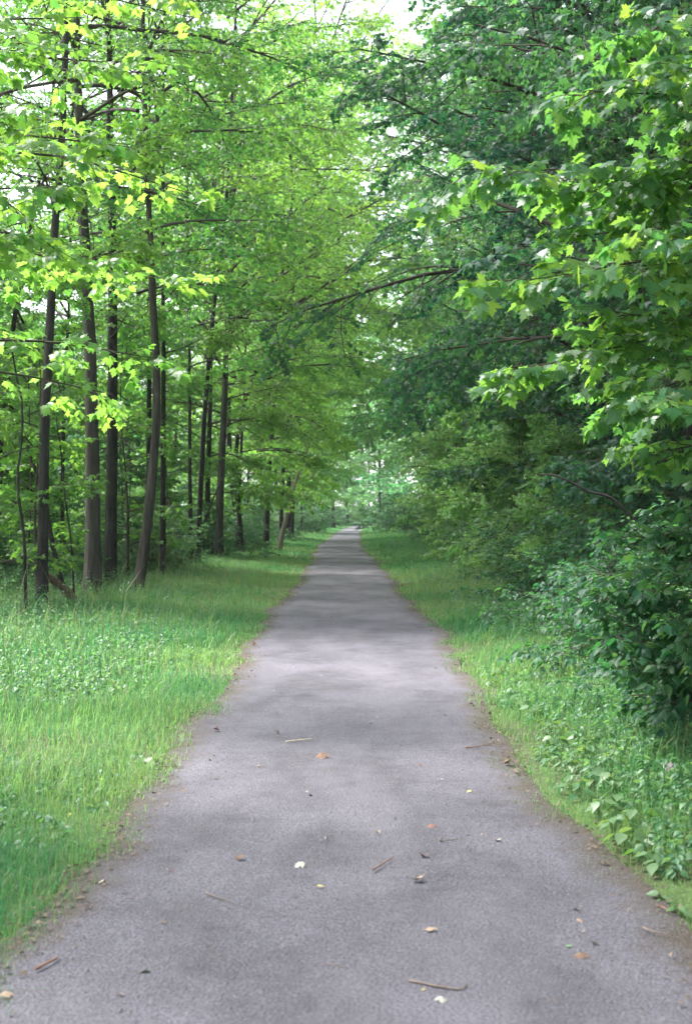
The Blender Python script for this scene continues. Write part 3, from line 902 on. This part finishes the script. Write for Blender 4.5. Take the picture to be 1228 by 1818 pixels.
# dark shrub with pointed leaves, lower right
tb = np.array([2.95, 10.4, 0.])
S_TIPS = [(1120, 1235, 10.0), (1210, 1240, 9.6), (1170, 1225, 10.4), (1090, 1180, 10.6), (1225, 1200, 10), (1105, 925, 9.0), (1045, 1005, 9.4), (1060, 1050, 9.6), (1200, 880, 8.8), (1080, 1130, 9.4), (1150, 1180, 9.2), (1180, 1010, 8.8), (1215, 1100, 8.8), (1130, 1040, 9.6), (1215, 950, 9.2), (1225, 1170, 9.2), (1180, 940, 9.8), (1100, 1060, 9.9)]
near_plant('near_shrub', 'dark blue green shrub with pointed oval leaves at the right edge', 'shrub', tb,
           [at(*t) for t in S_TIPS], [tb + np.array([.1 * math.cos(i), .1 * math.sin(i), 0]) for i in range(len(S_TIPS))],
           M_LEAF_SHRUB, M_LEAF_SHRUB1, OVATE_NEAR, .009, 23, 9, .36, 5, .22, 3, .074, .05, tilt=.5, ldroop=.28, arch=.16)

# ------------------------------------------------------------------ grass and herbs
def grass_band(y0, y1, dens, w, wmul, hmul, segs, rng):
    xm = 7.0
    area = (y1 - y0) * 2 * xm
    n = int(area * dens)
    Y = rng.uniform(y0, y1, n)
    X = rng.uniform(-xm, xm, n) + centre(Y)
    d = np.where(X > centre(Y), X - path_edge(Y, 1), path_edge(Y, -1) - X)
    view = np.abs(X) < .243 * Y + 1.1
    pat = noise2(X, Y, 1.6, 9)
    pr = np.clip((d + .18 + .10 * noise2(X, Y, 4.0, 19)) / .26, 0, 1) * np.clip((5.6 - d) / 2.2, .12, 1) * (.8 + .25 * pat)
    k = view & (d > -.32) & (rng.uniform(0, 1, n) < pr)
    X, Y, d, pat = X[k], Y[k], d[k], pat[k]
    n = len(X)
    h = (.065 + .09 * np.clip(d / .8, 0, 1) + .10 * np.clip((d - 1) / 2, 0, 1) + .03 * pat) * rng.uniform(.5, 1.35, n) * hmul
    h = np.maximum(h, .025) * (1 + 1.1 * (rng.uniform(0, 1, n) > .97))
    az = rng.uniform(0, 6.28, n)
    lean = np.abs(rng.normal(0, .85, n)) + .08
    dx, dy = np.cos(az), np.sin(az)
    wd = w * rng.uniform(.6, 1.3, n) * wmul
    wx, wy = -dy * wd / 2, dx * wd / 2
    z0 = ground_z(X, Y) - .02
    B = np.stack([X, Y, z0], -1)
    side = np.stack([wx, wy, 0 * wx], -1)
    out = np.stack([dx, dy, 0 * dx], -1)
    up = np.array([0, 0, 1.])
    mid = B + out * (lean * h * .25)[:, None] + up * (h * .58)[:, None]
    tip = B + out * (lean * h * .95)[:, None] + up * (h * np.clip(1.05 - .35 * lean, .4, 1))[:, None]
    tint = np.clip(.45 + .3 * noise2(X, Y, .9, 12) + rng.normal(0, .28, n) + .3 * noise2(X, Y, .25, 14) + .25 * np.exp(-np.clip(d, 0, 9) / .25) , 0, 1)
    if segs == 2:
        V = np.stack([B - side, B + side, mid + side * .8, mid - side * .8, tip], 1)
        T = np.array([[0, 1, 2], [0, 2, 3], [3, 2, 4]])
    else:
        V = np.stack([B - side, B + side, tip], 1)
        T = np.array([[0, 1, 2]])
    nv = V.shape[1]
    return V.reshape(-1, 3), (T[None] + (np.arange(n) * nv)[:, None, None]).reshape(-1, 3), np.repeat(tint, nv)


gr = np.random.default_rng(8)
bands = [(3.6, 8, 3300, .0036, 1, 1, 2), (8, 14, 1600, .006, 1, 1, 2), (14, 25, 800, .009, 1, 1, 2), (25, 50, 300, .016, 1, 1.1, 1), (50, 110, 90, .034, 1, 1.2, 1), (110, 230, 26, .07, 1, 1.3, 1)]
parts, tints = [], []
for b in bands:
    V, T, t = grass_band(*b, gr)
    parts.append((V, T))
    tints.append(t)
V, T = merge(parts)
tag(link('grass', make_mesh('grass', V, T, M_GRASS, False, np.concatenate(tints))), 'bright green grass on both verges of the path', None, None, 'stuff')


parts, tints = [], []
for b in ((5, 14, 46, .003, 1, 2.1, 2), (14, 40, 22, .007, 1, 2.0, 2)):
    V, T, t = grass_band(*b, gr)
    parts.append((V, T))
    tints.append(t)
V, T = merge(parts)
M_STRAW = leaf_mat('grass stalk', (.16, .19, .08), (.30, .27, .14), (.25, .30, .10), (.36, .33, .16), .3, .6, objrand=0)
tag(link('grass_stalks', make_mesh('grass_stalks', V, T, M_STRAW, False, np.concatenate(tints))), 'pale tall grass stalks standing above the verge grass', None, None, 'stuff')


def herbs(rng, X, Y, h, nl, size):
    """leafy stems: nl leaves up each stem, as one mass"""
    n = len(X)
    z = ground_z(X, Y) - .02
    t = rng.uniform(.25, 1, (n, nl))
    az = rng.uniform(0, 6.28, (n, nl))
    lean = rng.normal(0, .15, (n, 1, 2))
    pos = np.stack([X[:, None] + lean[..., 0] * t * h[:, None], Y[:, None] + lean[..., 1] * t * h[:, None], z[:, None] + t * h[:, None]], -1)
    fwd = np.stack([np.cos(az), np.sin(az), 0 * az], -1).reshape(-1, 3)
    sz = (size * rng.uniform(.6, 1.25, (n, nl)) * (1.15 - .5 * t)).ravel()
    pos = pos.reshape(-1, 3) + fwd * .02
    tint = np.clip(np.repeat(rng.uniform(0, 1, n), nl) * .5 + rng.uniform(0, .5, n * nl), 0, 1)
    fr = leaf_frames(rng, fwd, .35, .3)
    V, T, tn = leaf_mesh(rng, pos, fr, sz, tint, OVATE_MID)
    tipx = np.stack([X + lean[:, 0, 0] * h, Y + lean[:, 0, 1] * h, z + h], -1)
    P = np.stack([np.stack([X, Y, z], -1), tipx], 1)
    sv, stt = tubes(P, np.full((n, 2), .002), 3)
    V2, T2 = merge([(V, T), (sv, stt)])
    return V2, T2, np.concatenate([tn, np.full(len(sv), .3)])


hr = np.random.default_rng(15)
HX, HY, HH = [], [], []
#   side, plants, nearest and farthest distance from the path edge, from Y, to Y, patchiness, height, height per metre out
for side, n, dmin, dmax, y0, y1, thr, h0, h1 in ((-1, 1300, .1, 2.6, 4.8, 11, -.1, .06, .03), (-1, 3600, .8, 3.4, 6, 60, .0, .12, .05), (-1, 5200, 2.6, 6.5, 14, 90, -.9, .14, .09), (-1, 1700, .5, 4.6, 10.5, 20, -.35, .15, .05), (1, 3600, .12, 2.6, 5.2, 15, -.5, .09, .06), (1, 9500, .5, 5.2, 8, 80, -.8, .12, .10)):
    Y = y0 + (y1 - y0) * hr.uniform(0, 1, n) ** 1.7
    d = dmin + (dmax - dmin) * hr.uniform(0, 1, n) ** .7
    X = path_edge(Y, side) + side * d
    k = (noise2(X, Y, 1.1, 33) > thr) & (np.abs(X) < .243 * Y + 1.0)
    HX.append(X[k]), HY.append(Y[k]), HH.append((h0 + h1 * d[k]) * hr.uniform(.6, 1.35, k.sum()))
V, T, tn = herbs(hr, np.concatenate(HX), np.concatenate(HY), np.concatenate(HH), 8, .062)
tag(link('ground_cover', make_mesh('ground_cover', V, T, M_HERB, False, tn)), 'leafy herbs and nettles mixed through the verges', None, None, 'stuff')

# ------------------------------------------------------------------ broad leaved plants at the right edge of the path
BL = [make_mesh('leaf', LV, LT, M_HERB1, True) for LV, LT in OVATE_NEAR]


def broad_plant(name, label, px, py, n, size, h, seed, group, extra=None):
    rng = np.random.default_rng(seed)
    g = on_ground(px, py)
    g[2] = float(ground_z(g[0], g[1])) - .02
    e = link(name, None, None, g)
    tag(e, label, 'plant', group)
    for k in range(n):
        az = k * 2.4 + rng.uniform(-.4, .4)
        r = h * rng.uniform(.1, .6)
        z = h * rng.uniform(.45, 1.0)
        p0 = np.array([.01 * math.cos(az), .01 * math.sin(az), 0])
        p1 = np.array([r * math.cos(az), r * math.sin(az), z])
        V, T = tubes(np.array([[p0, (p0 + p1) / 2 + UP * .15 * h, p1]]), np.full((1, 3), .0025), 4)
        st = link('stalk', make_mesh('stalk', V, T, M_STEM, True), e)
        fr = leaf_frames(rng, np.array([[math.cos(az), math.sin(az), .1]]), .3, .35)[0] * size * rng.uniform(.7, 1.2)
        o = link('leaf', BL[int(rng.integers(4))], e)
        o.matrix_basis = Matrix(((fr[0, 0], fr[1, 0], fr[2, 0], p1[0]), (fr[0, 1], fr[1, 1], fr[2, 1], p1[1]), (fr[0, 2], fr[1, 2], fr[2, 2], p1[2]), (0, 0, 0, 1)))
    return e


spots = [(985, 1330), (1010, 1365), (1040, 1352), (1055, 1395), (1020, 1410), (1085, 1400), (1100, 1440), (1065, 1450), (1090, 1480), (1125, 1470), (1140, 1500), (1110, 1510), (1150, 1530), (950, 1270), (920, 1240), (975, 1300), (930, 1255), (1000, 1310), (1150, 1600), (1185, 1625), (1165, 1545), (1035, 1330), (880, 1200), (870, 1215)]
spots = sorted(spots[:18] + spots[20:], key=lambda q: q[1]) + [(1172, 1598), (1205, 1622)]
for k, (x, y) in enumerate(spots):
    broad_plant('broadleaf_plant', (ORD[k] if k < 20 else ('twenty first', 'twenty second')[k - 20]) + ' broad leaved plant along the right grass edge, counted from the far end' if k < 22 else ('small broad leaved plant alone on bare gravel at the right edge', 'small pale plant beside the stick at the right edge')[k - 22],
                x, y, 9 if k < 22 else 7, .075 if k < 22 else .05, .12 if k < 22 else .06, 700 + k, 'broad leaved plants along the right edge')
broad_plant('broadleaf_plant', 'grey green leafy clump where the left grass meets the path', 283, 1362, 10, .07, .10, 760, None)

# pink wild flowers
M_PETAL = leaf_mat('pink petal', (.62, .42, .56), (.75, .62, .70), (.6, .4, .5), (.7, .55, .62), .35, .6)


def flower(label, px, py, Y, seed, heads=1):
    rng = np.random.default_rng(seed)
    top = at(px, py, Y)
    g = np.array([top[0], Y, float(ground_z(top[0], Y)) - .02])
    e = link('pink_flower', None, None, g)
    tag(e, label, 'flower')
    tp = top - g
    V, T = tubes(spline([(0, 0, 0), tp * .5 + [.02, 0, 0], tp], 6)[None], np.full((1, 6), .003), 5)
    link('stem', make_mesh('stem', V, T, M_STEM, True), e)
    for k in range(8):
        t = .2 + .08 * k
        az = 2.4 * k
        fr = leaf_frames(rng, np.array([[math.cos(az), math.sin(az), .2]]), .3, .3)[0] * .08
        o = link('leaf', BL[k % 4], e)
        o.matrix_basis = Matrix(((fr[0, 0], fr[1, 0], fr[2, 0], tp[0] * t), (fr[0, 1], fr[1, 1], fr[2, 1], tp[1] * t), (fr[0, 2], fr[1, 2], fr[2, 2], tp[2] * t), (0, 0, 0, 1)))
    pos, fr, sz = [], [], []
    for b in range(14):
        u = nrm(rng.normal(0, 1, 3) * [1, 1, .8])
        c = tp + u * [.035, .035, .028]
        fwd = nrm(rng.normal(0, 1, 3))
        a = nrm(np.cross(u, fwd))
        b2 = np.cross(u, a)
        for q in range(4):
            th = q * np.pi / 2
            y = nrm(a * math.cos(th) + b2 * math.sin(th) + .2 * u)
            x = nrm(np.cross(y, u))
            pos.append(c), fr.append([x, y, np.cross(x, y)]), sz.append(.013)
    V, T, tn = leaf_mesh(rng, np.array(pos), np.array(fr), np.array(sz), rng.uniform(0, 1, len(pos)), OVATE_MID)
    V = V
    link('flower_head', make_mesh('flower_head', V, T, M_PETAL, False, tn), e)


flower('pink flower head at the right edge, upper left of a pair', 1200, 1262, 10.2, 801)
flower('pink flower head at the right edge, lower right of a pair', 1217, 1270, 10.1, 802)
flower('single pink flower in the grass below the flower pair', 1187, 1360, 8.6, 803)
flower('small whitish flower among the nettles on the shaded bank', 1078, 1163, 14.0, 804)

# ------------------------------------------------------------------ fallen leaves, sticks, a log
M_DRY = {
    'brown': plain_mat('dry brown leaf', (.10, .06, .04), (.19, .12, .085), 30, .8),
    'tan': plain_mat('tan dry leaf', (.26, .18, .13), (.40, .30, .22), 30, .8),
    'yellow': plain_mat('yellow leaf', (.42, .36, .10), (.55, .46, .16), 30, .7),
    'pale': plain_mat('pale dry leaf', (.30, .29, .25), (.46, .43, .37), 30, .8),
    'red': plain_mat('reddish dry leaf', (.17, .08, .06), (.27, .145, .115), 30, .8),
    'green': plain_mat('fresh fallen leaf', (.10, .24, .07), (.18, .32, .10), 30, .6),
}
DRY_SH = [fan(mirror([(0, 0), (.12, -.10), (.34, -.13), (.30, .03), (.62, .16), (.50, .24), (.80, .50), (.44, .52), (.27, .47), (.33, .72), (0, 1.06)]), (0, .22), f, c) for f, c in ((.35, -.25), (-.3, .3), (.5, .2))] + OVATE_NEAR[:2]
DRY = {k: [make_mesh('fallen_leaf', V * [1, 1, 1.0], T, m_, False) for V, T in DRY_SH] for k, m_ in M_DRY.items()}


def fallen(label, px, py, colour, size, shape, seed, group=None, pos=None):
    rng = np.random.default_rng(seed)
    g = on_ground(px, py) if pos is None else np.asarray(pos, float)
    me = DRY[colour][shape]
    o = link('fallen_leaf', me)
    o.rotation_euler = (rng.normal(0, .12), rng.normal(0, .15), rng.uniform(0, 6.28))
    size = size * .66
    o.scale = (size, size * rng.uniform(.7, 1.0), size * rng.uniform(.8, 1.6))
    mz = min(v.co.z for v in me.vertices)
    o.location = (g[0], g[1], .014 - mz * o.scale.z * .75)
    tag(o, label, 'leaf', group)


special = [
    (424, 1531, 'brown', .07, 0, 'curled brown leaf left of the path middle, next to a pale leaf'), (537, 1540, 'pale', .07, 1, 'pale dry leaf right of the curled brown leaf'),
    (563, 1580, 'yellow', .06, 4, 'yellow leaf with a stalk on the path middle'), (737, 1567, 'tan', .075, 0, 'tan pointed leaf just right of the yellow leaf'),
    (766, 1471, 'red', .06, 1, 'reddish leaf above the short straight stick on the path'), (753, 1526, 'red', .07, 2, 'dark reddish crumpled leaf below the short straight stick'),
    (765, 1655, 'tan', .065, 1, 'orange tan leaf on the near path right of middle'), (1025, 1640, 'tan', .06, 3, 'pinkish tan oval leaf near the right edge of the path'),
    (1007, 1688, 'green', .045, 3, 'fresh green leaf lying on the near path'), (1032, 1702, 'brown', .075, 1, 'flat brown leaf beside the fresh green leaf'),
    (753, 1766, 'yellow', .045, 3, 'small pale yellow leaf under the long thin stick'), (783, 1782, 'pale', .06, 1, 'whitish leaf below the long thin stick'),
    (220, 1774, 'tan', .05, 4, 'orange tan leaf alone at the bottom of the path, left'), (258, 1732, 'green', .05, 1, 'pale green leaf left of the middle of the near path'),
    (835, 1409, 'yellow', .05, 3, 'yellowish leaf in a row of small leaves right of middle'), (880, 1497, 'pale', .05, 0, 'pale pink leaf right of the short brown stick'),
    (896, 1359, 'brown', .09, 0, 'brown leaf joined to a twig at the right grass edge'), (495, 1304, 'tan', .08, 0, 'tan leaf standing up in the bright middle stretch'),
    (380, 1300, 'red', .08, 2, 'reddish crumpled leaf by the left grass edge'), (12, 1772, 'tan', .06, 1, 'cream leaf in the bottom left corner'),
    (570, 1347, 'brown', .13, 1, 'flat brown leaf standing in for a brown stain in the bright middle stretch'), (185, 1572, 'pale', .055, 1, 'pale leaf at the foot of the left grass'),  # the large brown leaf is built in place of a brown stain
    (455, 1147, 'brown', .12, 2, 'big dark curled leaf where the left grass edge narrows'), (125, 1450, 'yellow', .05, 4, 'small yellow leaf resting in the left grass'),
]
for k, (x, y, c, s, sh, lb) in enumerate(special):
    fallen(lb, x, y, c, s, sh, 900 + k)
fr_ = np.random.default_rng(41)
for k in range(110):
    Y = 4.6 + 38 * fr_.uniform() ** 1.5
    u = fr_.beta(.55, .55)
    x = float(path_edge(Y, -1) * (1 - u) + path_edge(Y, 1) * u)
    fallen('small dry leaf scrap littering the gravel path', 0, 0, fr_.choice(['brown', 'tan', 'pale', 'red', 'brown', 'tan']), fr_.uniform(.018, .045), int(fr_.integers(5)), 1000 + k, 'leaf scraps littering the path', (x, Y, 0))

nl_ = 5200
ly = 4.2 + 40 * fr_.uniform(0, 1, nl_) ** 1.7
ls = np.where(fr_.uniform(0, 1, nl_) < .5, -1, 1)
le = np.where(ls < 0, path_edge(ly, -1), path_edge(ly, 1))
off = np.abs(fr_.normal(0, .16, nl_)) - .08
kk = noise2(le * 3, ly, 2.2, 51) + fr_.normal(0, .7, nl_) > -.2
ly, le, off, ls = ly[kk], le[kk], off[kk], ls[kk]
nl_ = len(ly)
az_ = fr_.uniform(0, 6.28, nl_)
pos = np.stack([le - ls * off, ly, np.full(nl_, .022)], -1)
frm = leaf_frames(fr_, np.stack([np.cos(az_), np.sin(az_), 0 * az_], -1), .35, .0)
V, T, tn = leaf_mesh(fr_, pos, frm, fr_.uniform(.010, .034, nl_), fr_.uniform(0, 1, nl_), OVATE_MID)
M_CRUMB = leaf_mat('leaf crumbs', (.05, .035, .028), (.20, .15, .11), (.05, .035, .028), (.2, .15, .11), .1, .9, objrand=0)
tag(link('leaf_litter', make_mesh('leaf_litter', V, T, M_CRUMB, False, tn)), 'crushed brown leaf crumbs gathered along both edges of the path', None, None, 'stuff')

M_STICK = plain_mat('weathered stick', (.10, .078, .066), (.21, .165, .14), 20, .85)
M_STICKR = plain_mat('reddish stick', (.17, .09, .07), (.27, .16, .12), 20, .8)
M_STICKP = plain_mat('bleached stick', (.42, .36, .28), (.58, .50, .40), 20, .85)


def stick(label, a, b, r, mat, seed, kink=.03):
    rng = np.random.default_rng(seed)
    A, B = on_ground(*a), on_ground(*b)
    r *= .62
    A[2] = B[2] = r + .016
    base = A.copy()
    n = 9
    P = spline([A, (A + B) / 2 + rng.normal(0, kink, 3) * [1, 1, 0], B], n) - base
    P[:, 2] += np.abs(rng.normal(0, r * .3, n))
    V, T = tubes(P[None], (r * np.linspace(1.1, .55, n) * rng.uniform(.85, 1.15, n))[None], 7)
    c0, c1 = len(V), len(V) + 1
    V = np.vstack([V, P[0], P[-1]])
    T = np.vstack([T] + [[[c0, (i + 1) % 7, i]] for i in range(7)] + [[[c1, (n - 1) * 7 + i, (n - 1) * 7 + (i + 1) % 7]] for i in range(7)])
    tag(link('stick', make_mesh('stick', V, T, mat, True), None, base), label, 'stick')


stick('short straight reddish stick lying diagonally on the path', (661, 1552), (697, 1529), .007, M_STICKR, 1)
stick('thin grey twig left of middle, pointing down to the right', (365, 1592), (412, 1608), .005, M_STICK, 2)
stick('long thin stick lying across the bottom of the path', (725, 1750), (828, 1757), .007, M_STICK, 3)
stick('stick near the right edge of the path below the small plant', (1140, 1655), (1192, 1669), .007, M_STICK, 4)
stick('reddish twig near the right grass edge in the middle distance', (825, 1332), (872, 1326), .007, M_STICKR, 5)
stick('bent brownish stick in the bottom left corner of the path', (65, 1730), (102, 1708), .009, M_STICKR, 6, .02)
stick('pale bleached stick in the bright middle stretch', (508, 1322), (556, 1317), .010, M_STICKP, 7)
stick('short dark brown stick below the reddish leaf', (785, 1495), (812, 1497), .006, M_STICK, 8)
stick('thin dark twig at the bottom of the path, left of middle', (580, 1716), (616, 1726), .004, M_STICK, 9)
stick('dark twig crossing the left edge below the leafy clump', (282, 1364), (326, 1366), .006, M_STICK, 10)
stick('twig at the right grass edge by the broad leaves', (1165, 1618), (1186, 1626), .007, M_STICKR, 11)

# broken log propped among the left trunks
lp = [at(82, 1022, 24.5), at(115, 1045, 24.8), at(150, 1076, 25)]
b0 = lp[0].copy()
tag(link('fallen_log', trunk_mesh(np.array(lp) - b0, .075, .06, M_BARK_R, 77, 10, 16, .0), None, b0), 'short broken log slanting down between the first two left trunks', 'log')

# ------------------------------------------------------------------ damp air between the trees
hz = bpy.data.materials.new('haze')
hz.use_nodes = True
hn, hl = hz.node_tree.nodes, hz.node_tree.links
hn.clear()
pv = hn.new('ShaderNodeVolumePrincipled')
pv.inputs['Color'].default_value = (.86, .94, .93, 1)
pv.inputs['Density'].default_value = .00032
pv.inputs['Anisotropy'].default_value = .3
hl.new(pv.outputs[0], hn.new('ShaderNodeOutputMaterial').inputs['Volume'])
x0, x1, y0, y1, z0, z1 = -905, 905, -65, 1805, -2.0, 52
HV = [(x, y, z) for z in (z0, z1) for y in (y0, y1) for x in (x0, x1)]
HT = [(0, 2, 1), (1, 2, 3), (4, 5, 6), (5, 7, 6), (0, 1, 4), (1, 5, 4), (2, 6, 3), (3, 6, 7), (0, 4, 2), (2, 4, 6), (1, 3, 5), (3, 7, 5)]
tag(link('haze', make_mesh('haze', HV, HT, hz)), 'thin pale haze filling the wood', None, None, 'stuff')
